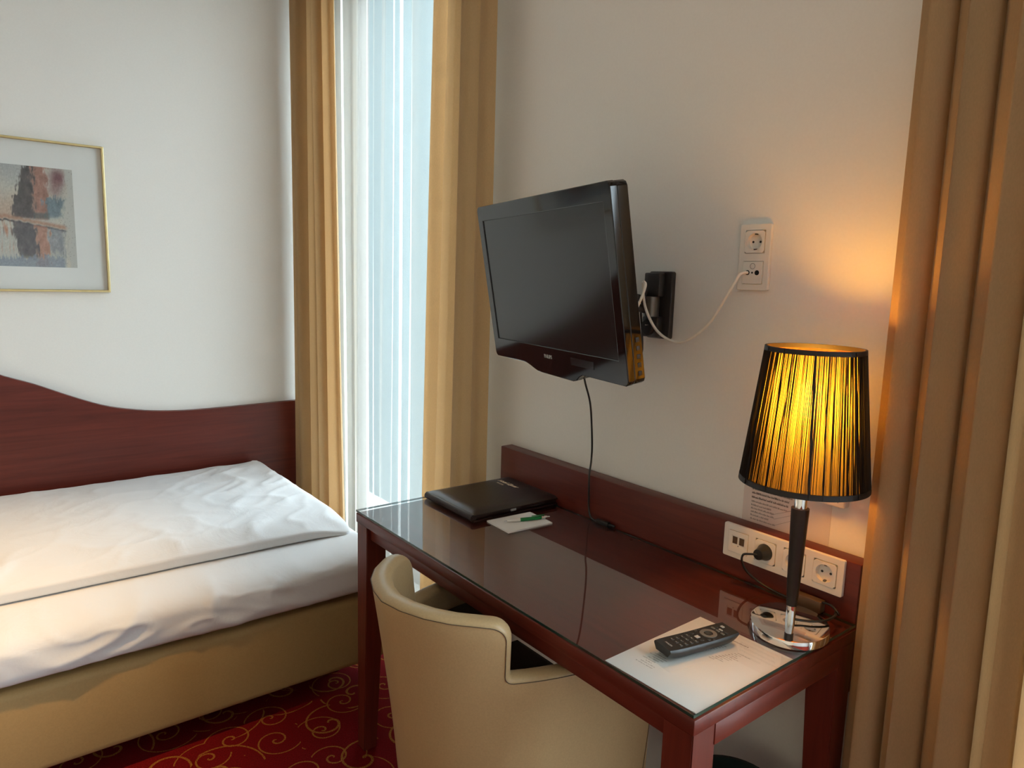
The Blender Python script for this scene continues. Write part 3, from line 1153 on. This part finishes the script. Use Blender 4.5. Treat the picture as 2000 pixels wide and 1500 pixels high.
# ------------------------------------------------------------------ lamp
LX, LY = 1.284, .7005
lamp = thing('table_lamp', 'lit table lamp with black string shade and chrome foot', 'lamp', (LX, LY, ZG))
vdir = math.atan2(LY, LX)
lathe('foot', [(0, .0), (.98, .0), (1.0, .002), (1.0, .013), (.985, .0165), (.95, .0178), (0, .0178)], M['chrome'], lamp, (.006, .004), 72, 30, ex=.090, ey=.0765, rot=vdir)
lathe('stem_socket', [(.0095, .017), (.0095, .056), (0, .056)], M['chrome'], lamp, n=28)
lathe('stem', [(.0105, .056), (.0105, .058), (.0125, .10), (.0172, .255), (.0172, .258), (0, .258)], M['wenge'], lamp, n=32)
lathe('neck', [(.0125, .258), (.0125, .330), (.009, .335), (0, .335)], M['chrome'], lamp, n=28)
lathe('bulb_holder', [(.014, .335), (.014, .395), (.010, .400), (0, .400)], M['white_pl'], lamp, n=24)
lathe('bulb_base', [(.009, .400), (.0125, .405), (.0135, .425), (.014, .440), (0, .440)], M['white_pl'], lamp, n=28)
lathe('bulb', [(.0135, .4405), (.019, .452), (.023, .470), (.0225, .490), (.017, .505), (.009, .512), (0, .5135)], M['bulb'], lamp, n=28)
S0, S1, R0, R1 = .3105, .5745, .1185, .0885        # shade bottom and top
bm = bmesh.new()
NN = 96
rg = [[bm.verts.new((r_ * math.cos(2 * math.pi * k / NN), r_ * math.sin(2 * math.pi * k / NN), z)) for k in range(NN)] for r_, z in [(R0 - .0014 + (R1 - R0) * i / 8, S0 + (S1 - S0) * i / 8) for i in range(9)]]
for A, B in zip(rg, rg[1:]):
    for k in range(NN):
        bm.faces.new((A[k], A[(k + 1) % NN], B[(k + 1) % NN], B[k]))
shade = finish(bm, 'lamp_shade', M['lining'], lamp, 60)
# string winding: crossing threads, bunched here and there
rnd = random.Random(12)
bm = bmesh.new()


def thread(a0, a1, w, off):
    P = []
    for s, a, R in ((0, a0, R0), (.5, (a0 + a1) / 2, (R0 + R1) / 2), (1, a1, R1)):
        z = S0 + (S1 - S0) * s
        for sg in (-1, 1):
            aa = a + sg * w / R / 2
            P.append(bm.verts.new(((R + off) * math.cos(aa), (R + off) * math.sin(aa), z)))
    bm.faces.new((P[0], P[1], P[3], P[2]))
    bm.faces.new((P[2], P[3], P[5], P[4]))
    F = [bm.verts.new(((R + o_) * math.cos(a), (R + o_) * math.sin(a), S0 + (S1 - S0) * s)) for s, a, R in ((0, a0, R0), (1, a1, R1)) for o_ in (-.0004, off + w * .8)]
    bm.faces.new((F[0], F[1], F[3], F[2]))


NT = 330
for k in range(NT):
    a = 2 * math.pi * (k + rnd.uniform(-.35, .35)) / NT
    thread(a, a + rnd.gauss(0, .012), rnd.uniform(.0006, .0013), rnd.uniform(.0, .0008))
for k in range(120):
    a = rnd.uniform(0, 2 * math.pi)
    thread(a, a + rnd.gauss(0, .05), rnd.uniform(.0006, .0012), rnd.uniform(.0008, .0014))
vd2 = math.atan2(-LY, -LX)
for da, wd_ in ((.10, .0042), (.30, .0022), (-.55, .0030), (.55, .0016), (-1.0, .004), (.9, .003), (2.2, .004), (3.4, .004), (4.4, .004)):
    thread(vd2 - da * -1, vd2 - da * -1 + rnd.gauss(-.05, .04), wd_, .0013)
th_o = finish(bm, 'string_winding', M['thread'], shade)
th_o['kind'] = 'stuff'
for z0_, z1_, r0_, r1_ in ((S0 - .002, S0 + .0085, R0, R0 - .001), (S1 - .0075, S1 + .0015, R1 + .001, R1)):
    lathe('rim_band', [(r0_ + .0022, z0_), (r1_ + .0022, z1_), (r1_ - .0022, z1_), (r0_ - .0022, z0_), (r0_ + .0022, z0_)], M['thread'], shade, n=96)
bm = bmesh.new()
for k in range(3):
    a = k * 2.0944 + .5
    add_tube(bm, [Vector((.013 * math.cos(a), .013 * math.sin(a), S0 + .03)), Vector((R0 * .985 * math.cos(a), R0 * .985 * math.sin(a), S0 + .004))], .0012, 6)
finish(bm, 'shade_carrier', M['chrome'], shade, 60)


def LL(p):
    return (p[0] - LX, p[1] - LY, p[2] - ZG)


plug = lathe('plug', [(0, 0), (.0185, 0), (.0185, .010), (.015, .018), (.012, .034), (0, .036)], M['black'], lamp, n=28)
plug.matrix_local = Matrix(((0, 0, -1, DX1 - .004 - LX), (-1, 0, 0, .85 - LY), (0, 1, 0, .8445 - ZG), (0, 0, 0, 1)))
tube('cord', [LL(p) for p in ((1.393, .850, .8445), (1.386, .866, .8425), (1.384, .882, .836), (1.386, .885, .818), (1.395, .876, .795), (1.408, .85, .775), (1.4155, .82, .765), (1.415, .775, .7625), (1.413, .765, .765))], .0026, M['black'], lamp, 8, 10)
box('inline_switch', *[LL(p) for p in ((1.402, .700, .759), (1.424, .768, .786))], M['brown_pl'], lamp, bev=.004)
tube('cord', [LL(p) for p in ((1.409, .700, .785), (1.40, .678, .79), (1.392, .662, .787), (1.394, .656, .780), (1.402, .662, .775), (1.395, .664, .781), (1.375, .655, .7835), (1.345, .655, .7825), (1.318, .668, .782), (1.300, .686, .782), (1.288, .697, .784))], .0026, M['black'], lamp, 8, 10)

# ------------------------------------------------------------------ things on the desk
pw_ = tag(tube('television_power_cable', [(1.345, 1.40, 1.225), (1.362, 1.402, 1.17), (1.395, 1.410, 1.10), (1.43, 1.432, .99), (1.442, 1.443, .93), (1.4235, 1.430, .885), (1.4225, 1.428, .84), (1.4225, 1.425, .79), (1.418, 1.412, .767),
                                          (1.415, 1.39, .7625), (1.42, 1.365, .763), (1.424, 1.352, .763)], .0028, M['black'], None, 8, 10), 'thin black power cable hanging from the television to the desk', 'cable')
cj = thing('cable_connector', 'small black cable connector lying against the desk backboard', 'connector', (1.416, 1.352, ZG), math.radians(-84))
box('body', (-.030, -.007, 0), (.016, .007, .013), M['black'], cj, bev=.003)
lathe('strain_relief', [(0, 0), (.004, 0), (.0028, .02), (0, .02)], M['black'], cj, n=14).matrix_local = Matrix.Translation((.016, 0, .0065)) @ Matrix.Rotation(math.pi / 2, 4, 'Y')

# folder
fo = thing('leather_folder', 'dark brown padded leather folder at the far end of the desk', 'folder', (1.285, 1.707, ZG), math.radians(-1.0))


def cover(name, z0, z1, puff, w=.165, h=.134):
    bm = bmesh.new()
    n1_, n2_ = 24, 20
    for sg, zz in ((1, z1), (-1, z0)):
        gr = []
        for i in range(n1_ + 1):
            row = []
            for j in range(n2_ + 1):
                x, y = -w + 2 * w * i / n1_, -h + 2 * h * j / n2_
                e = min((w - abs(x)) / .035, (h - abs(y)) / .035, 1)
                pz = puff * (1 - (1 - max(0, e)) ** 2) if sg > 0 else 0
                row.append(bm.verts.new((x, y, zz + pz)))
            gr.append(row)
        for i in range(n1_):
            for j in range(n2_):
                f4 = (gr[i][j], gr[i + 1][j], gr[i + 1][j + 1], gr[i][j + 1])
                bm.faces.new(f4 if sg > 0 else f4[::-1])
        rim = [gr[i][0] for i in range(n1_ + 1)] + [gr[n1_][j] for j in range(1, n2_ + 1)] + [gr[i][n2_] for i in range(n1_ - 1, -1, -1)] + [gr[0][j] for j in range(n2_ - 1, 0, -1)]
        if sg > 0:
            top_rim = rim
    for k in range(len(rim)):
        j = (k + 1) % len(rim)
        bm.faces.new((rim[k], rim[j], top_rim[j], top_rim[k]))
    bmesh.ops.recalc_face_normals(bm, faces=bm.faces[:])
    return finish(bm, name, M['folder'], fo, 50)


cover('back_cover', 0, .005, .002)
cover('front_cover', .017, .0205, .0085)
box('page_block', (-.158, -.127, .006), (.150, .128, .0168), M['folder'], fo, bev=.002)
bm = bmesh.new()
add_tube(bm, [Vector((-.163, -.130 + .26 * k / 6, .0115)) for k in range(7)], .0105, 12)
finish(bm, 'spine', M['folder'], fo, 50)
box('tab', (-.030, -.132, .009), (-.012, -.127, .016), M['led'], fo)
box('zip_edge', (.03, -.131, .010), (.10, -.127, .014), M['dgrey'], fo)
lettering('lettering', 'Hotel Zipser', .021, M['gilt'], fo, (.090, .048, .0296), (0, 0, math.radians(-90)), shear=.45, space=.92, ext=.0003)
lettering('lettering', 'W I E N', .010, M['gilt'], fo, (.068, .062, .0296), (0, 0, math.radians(-90)), shear=.2, ext=.0003)

# notepad and pen
npd = thing('notepad', 'small white notepad beside the leather folder', 'notepad', (1.2265, 1.503, ZG), math.radians(-3))
box('pages', (-.0765, -.054, 0), (.0765, .054, .0035), M['paper'], npd)
box('top_sheet', (-.0765, -.054, .0036), (.0765, .054, .0041), M['paper'], npd)
pe = thing('ballpoint_pen', 'green and white ballpoint pen on the notepad', 'pen', mat=Matrix.Translation((1.25, 1.4955, ZG + .0095)) @ Matrix.Rotation(math.radians(-17), 4, 'Z') @ Matrix.Rotation(math.pi / 2, 4, 'Y'))
lathe('barrel', [(.0045, -.024), (.0052, -.02), (.0052, .040), (.0045, .042)], M['green'], pe, n=18)
lathe('grip', [(.0012, -.068), (.0022, -.060), (.0048, -.040), (.005, -.024), (0, -.024)], M['white_pl'], pe, n=18)
lathe('tip', [(0, -.073), (.0010, -.0725), (.0020, -.064), (0, -.064)], M['chrome'], pe, n=12)
lathe('cap', [(.0046, .042), (.005, .050), (.0042, .060), (.0026, .061), (.0026, .068), (0, .068)], M['chrome'], pe, n=18)
box('clip', (-.0085, -.0018, .012), (-.0065, .0018, .052), M['green'], pe, bev=.0005)

# sheet under the glass
sh = thing('printed_sheet', 'white printed sheet lying under the glass by the remote', 'sheet of paper', (1.052, .7435, .7506), math.radians(1.2))
box('paper', (-.1455, -.1045, 0), (.1455, .1045, .0008), M['paper'], sh)


def vwords(bm, y0, y1, x, h, rnd, z=.0009):
    y = y0
    while y > y1 + .002:
        w = min(rnd.uniform(.003, .010), y - y1)
        k = y
        while k > y - w:
            g_ = rnd.uniform(.0007, .0012)
            hh = h * rnd.choice((.6, .6, .62, .95, 1.0))
            add_box(bm, (x, k - g_ * .7, z), (x + hh, k, z + .00005))
            k -= g_ * 1.35
        y -= w + .0018


rnd = random.Random(9)
bm = bmesh.new()
vwords(bm, .055, -.030, .112, .0044, rnd)
finish(bm, 'heading', M['ink'], sh)['kind'] = 'stuff'
bm = bmesh.new()
for k in range(9):      # columns of small print, read along the short side
    vwords(bm, .072 - .006 * (k % 3), .072 - .020 - rnd.uniform(.004, .030), -.098 + .0068 * k, .0028, rnd)
for k in range(11):
    vwords(bm, .025 - .03 * (k / 14), .025 - .03 * (k / 14) - .006, .018 + .0062 * k, .0028, rnd)
for k in range(10):
    vwords(bm, -.004 - .028 * (k / 10), -.004 - .028 * (k / 10) - rnd.uniform(.010, .030), .022 + .0062 * k, .0028, rnd)
finish(bm, 'small_print', M['ink_soft'], sh)['kind'] = 'stuff'

# remote control
rm = thing('remote_control', 'black television remote control on the white sheet', 'remote control', (1.077, .7705, ZG), math.radians(-10.5))
RL, RW = .085, .0265
bm = bmesh.new()
secs = []
for i in range(15):
    x = -RL + 2 * RL * i / 14
    e = 1 - .10 * abs(x / RL) ** 6
    rise = .004 + .003 * (abs(x) / RL) ** 2 if abs(x) > .5 * RL else .004
    zt = .0215 - .002 * math.cos(x / RL * 1.4)
    zb = 0 + .006 * (abs(x) / RL) ** 6
    sec = [(-RW * .72 * e, zb), (RW * .72 * e, zb), (RW * .98 * e, zb + .010), (RW * e, zt - .003), (RW * .93 * e, zt), (-RW * .93 * e, zt), (-RW * e, zt - .003), (-RW * .98 * e, zb + .010)]
    secs.append([bm.verts.new((x, y, z)) for y, z in sec])
for A, B in zip(secs, secs[1:]):
    for k in range(8):
        bm.faces.new((A[k], A[(k + 1) % 8], B[(k + 1) % 8], B[k]))
bm.faces.new(secs[0])
bm.faces.new(secs[-1])
bmesh.ops.recalc_face_normals(bm, faces=bm.faces[:])
finish(bm, 'body', M['black'], rm, 40)


def key(x, y, w, h, mat='key'):
    zt = .0215 - .002 * math.cos(x / RL * 1.4)
    o = box('button', (x - w / 2, y - h / 2, zt - .001), (x + w / 2, y + h / 2, zt + .0012), M[mat], rm, bev=.0006, seg=1)
    return o


for r in range(4):
    for c in (-1, 0, 1):
        k_ = key(-.052 + .0125 * r, c * .0125, .006, .0085, 'key')
        zt = .0215 - .002 * math.cos((-.052 + .0125 * r) / RL * 1.4)
        box('digit', (-.052 + .0125 * r - .0006, c * .0125 - .0018, zt + .0012), (-.052 + .0125 * r + .0006, c * .0125 + .0018, zt + .00135), M['led'], k_)
key(.000, .000, .009, .009, 'led')
for x, y in ((.000, -.014), (.000, .014), (.012, -.019), (.012, .019), (.022, -.020), (.022, .020)):
    key(x, y, .006, .005, 'key')
zt = .0215 - .002 * math.cos(.028 / RL * 1.4)
lathe('ring_pad', [(.0090, zt - .001), (.0090, zt + .0015), (.0165, zt + .0015), (.0165, zt - .001)], M['ring'], rm, (.028, 0), 36)
lathe('ok_button', [(0, zt + .0014), (.0062, zt + .0012), (.0062, zt - .001)], M['key'], rm, (.028, 0), 24)
for c in (-1, 0, 1):
    key(.052, c * .013, .005, .009, 'ring')
    key(.060, c * .013, .004, .009, 'led' if c == 0 else 'key')
key(.072, .008, .006, .008, 'led')
lettering('logo', 'PHILIPS', .006, M['led'], rm, (-.070, 0, .0206), (0, 0, math.radians(-90)))

# ------------------------------------------------------------------ waste bin
wb = thing('waste_bin', 'dark waste bin on the floor behind the near desk leg', 'waste bin', (1.265, .79, 0))
lathe('body', [(0, 0.004), (0, 0), (.090, 0), (.108, .352), (.105, .352), (.088, .008), (0, .008)], M['bin'], wb, n=40)
lathe('rim', [(.108, .345), (.112, .350), (.112, .357), (.104, .357), (.104, .345)], M['bin'], wb, n=40)

# ------------------------------------------------------------------ chair
CXB, CYB = .712, 1.222
ch = thing('tub_chair', 'cream leather tub chair tucked under the desk', 'chair', (CXB, CYB, 0))
EA, EB = .46, .272
T_ = .046
ZB = .245


def plan(s):
    """s in [-1,1]: position on U-shaped plan (outer), chair frame: +x forward, +y left; returns point and outward normal"""
    # arc length table
    i = (s + 1) / 2 * (len(PL) - 1)
    k = max(0, min(len(PL) - 2, int(i)))
    f_ = i - k
    p = PL[k].lerp(PL[k + 1], f_)
    tg = (PL[min(k + 2, len(PL) - 1)] - PL[max(k - 1, 0)]).normalized()
    return p, Vector((-tg.y, tg.x))


raw = []
for k in range(241):
    th_ = -math.pi / 2 - .0 + math.pi * k / 240      # from right arm to left arm
    c_, s__ = math.cos(th_), math.sin(th_)
    ex_ = 2 / 2.25
    raw.append(Vector((EA - EA * abs(c_) ** ex_, EB * math.copysign(abs(s__) ** ex_, s__))))
raw = [Vector((EA + .008, -EB - .0))] + raw + [Vector((EA + .008, EB))]
Lc = [0]
for a, c in zip(raw, raw[1:]):
    Lc.append(Lc[-1] + (c - a).length)
LT = Lc[-1]
PL = []
for k in range(401):
    d = LT * k / 400
    i = 0
    while i < len(Lc) - 2 and Lc[i + 1] < d:
        i += 1
    PL.append(raw[i].lerp(raw[i + 1], (d - Lc[i]) / max(1e-9, Lc[i + 1] - Lc[i])))
HALF = LT / 2


def shell_pt(sm_, z, inn):
    """sm_ metres from the middle of the back (negative = right side); inn metres inward from outer face"""
    p, n = plan(max(-1, min(1, sm_ / HALF)))
    n = -n if n.dot(p - Vector((EA * .8, 0))) < 0 else n
    fl = .072 * ((z - .33) / .47) ** 1.25 if z > .33 else -.45 * (.33 - z) * min(1, .35 + (.33 - z) / .04)
    backness = max(0, min(1, 1 - abs(sm_) / .42))
    fl = fl * (.30 + .70 * backness) if z > .33 else fl
    q = p + n * (fl - inn)
    return Vector((q.x, q.y, z))


STEP = .236        # where the back steps down to the arms, metres along the plan
RH = .013
HB_, HA_ = .800 - RH, .668 - RH
FE = HALF - RH


def rim_half():
    """polyline (s,h) from the middle of the back to the bottom of the arm front, with rounded corners"""
    P = [(0, HB_)]
    rc = .030

    def arc(cx, cy, r_, a0, a1, n=7):
        return [(cx + r_ * math.cos(math.radians(a0 + (a1 - a0) * k / n)), cy + r_ * math.sin(math.radians(a0 + (a1 - a0) * k / n))) for k in range(n + 1)]
    st = STEP - RH
    P += [(st * .2, HB_), (st * .4, HB_ - .0005), (st * .6, HB_ - .002), (st * .8, HB_ - .004)]
    P += arc(st - rc, HB_ - .006 - rc, rc, 80, 0)
    P += [(st, HA_ + .045)]
    P += arc(st + .018, HA_ + .018, .018, 180, 270, 5)
    n_ = 10
    for k in range(1, n_):
        s = st + .018 + (FE - .05 - st - .018) * k / n_
        P.append((s, HA_ - .012 * (k / n_) ** 2))
    P += arc(FE - .05, HA_ - .012 - .05, .05, 90, 0)
    P += [(FE, HA_ - .12), (FE - .004, HA_ - .2), (FE - .012, ZB + .10), (FE - .022, ZB + .03)]
    return P


rh = rim_half()
path = [(-s, h) for s, h in rh[::-1]][:-1] + rh
bm = bmesh.new()
outer_seam = []
NA = 10
rowsR = []
for i, (s, h) in enumerate(path):
    a = path[max(i - 1, 0)]
    c = path[min(i + 1, len(path) - 1)]
    tx, ty = c[0] - a[0], c[1] - a[1]
    l = math.hypot(tx, ty)
    nx, ny = -ty / l, tx / l      # outward of the sheet (up for the back)
    row = []
    for k in range(NA + 1):
        f_ = math.pi * k / NA
        row.append(bm.verts.new(shell_pt(s + nx * RH * math.sin(f_), h + ny * RH * math.sin(f_), T_ / 2 * (1 - math.cos(f_)))))
    rowsR.append(row)
    outer_seam.append(shell_pt(s + nx * .002, h + ny * .002, -.0006))
for A, B in zip(rowsR, rowsR[1:]):
    for k in range(NA):
        bm.faces.new((A[k], A[k + 1], B[k + 1], B[k]))


def fill_sheet(edge_vs, inn):
    """columns from the rim down to the bottom edge"""
    cols_ = []
    NZ = 14
    for (s, h), ev in zip(path, edge_vs):
        col = [ev]
        for k in range(1, NZ + 1):
            q = k / NZ
            z = h + (ZB - h) * q
            col.append(bm.verts.new(shell_pt(s, z, inn)))
        cols_.append(col)
    for A, B in zip(cols_, cols_[1:]):
        for k in range(NZ):
            try:
                bm.faces.new((A[k], B[k], B[k + 1], A[k + 1]))
            except ValueError:
                pass
    return [c_[-1] for c_ in cols_]


bo_ = fill_sheet([r_[0] for r_ in rowsR], 0)
bi_ = fill_sheet([r_[-1] for r_ in rowsR], T_)
for k in range(len(bo_) - 1):
    bm.faces.new((bo_[k], bo_[k + 1], bi_[k + 1], bi_[k]))
bmesh.ops.recalc_face_normals(bm, faces=bm.faces[:])
finish(bm, 'backrest_shell', M['leather'], ch, 60)
bm = bmesh.new()
add_tube(bm, outer_seam, .0008, 6)
finish(bm, 'piping_seam', M['seam'], ch, 60)

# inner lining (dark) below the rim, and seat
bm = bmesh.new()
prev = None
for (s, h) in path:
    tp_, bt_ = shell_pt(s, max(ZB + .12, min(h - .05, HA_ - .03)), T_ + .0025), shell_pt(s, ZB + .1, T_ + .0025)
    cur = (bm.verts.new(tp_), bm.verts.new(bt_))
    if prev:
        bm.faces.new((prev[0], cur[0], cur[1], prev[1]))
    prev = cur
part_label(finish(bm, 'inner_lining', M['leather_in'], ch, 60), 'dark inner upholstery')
bm = bmesh.new()
pts = [shell_pt(-HALF + 2 * HALF * k / 60, .40, T_ + .004) for k in range(61)]
NZs = ((.27, .0), (.415, .0), (.44, .006), (.452, .02), (.456, .05))
rings = []
ce = Vector((EA * .75, 0, 0))
for z, ins in NZs:
    rings.append([bm.verts.new(((p.x + (ce.x - p.x) * ins * 4), (p.y + (ce.y - p.y) * ins * 4), z)) for p in pts])
for A, B in zip(rings, rings[1:]):
    for k in range(len(A)):
        bm.faces.new((A[k], A[(k + 1) % len(A)], B[(k + 1) % len(A)], B[k]))
bm.faces.new(rings[0][::-1])
bm.faces.new(rings[-1])
bmesh.ops.recalc_face_normals(bm, faces=bm.faces[:])
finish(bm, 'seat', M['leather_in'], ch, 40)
for x, y in ((.09, -.14), (.09, .14), (.40, -.19), (.40, .19)):
    lathe('leg', [(0, 0), (.014, 0), (.022, .272), (0, .272)], M['wenge'], ch, (x, y), 16)

# ------------------------------------------------------------------ ceiling spot fitting
sp_ = thing('ceiling_downlight', 'round white ceiling downlight above the bed', 'ceiling light', (-.70, 1.30, ZC))
lathe('trim_ring', [(.045, 0), (.05, -.004), (.058, -.004), (.06, 0)], M['white_pl'], sp_, n=32)
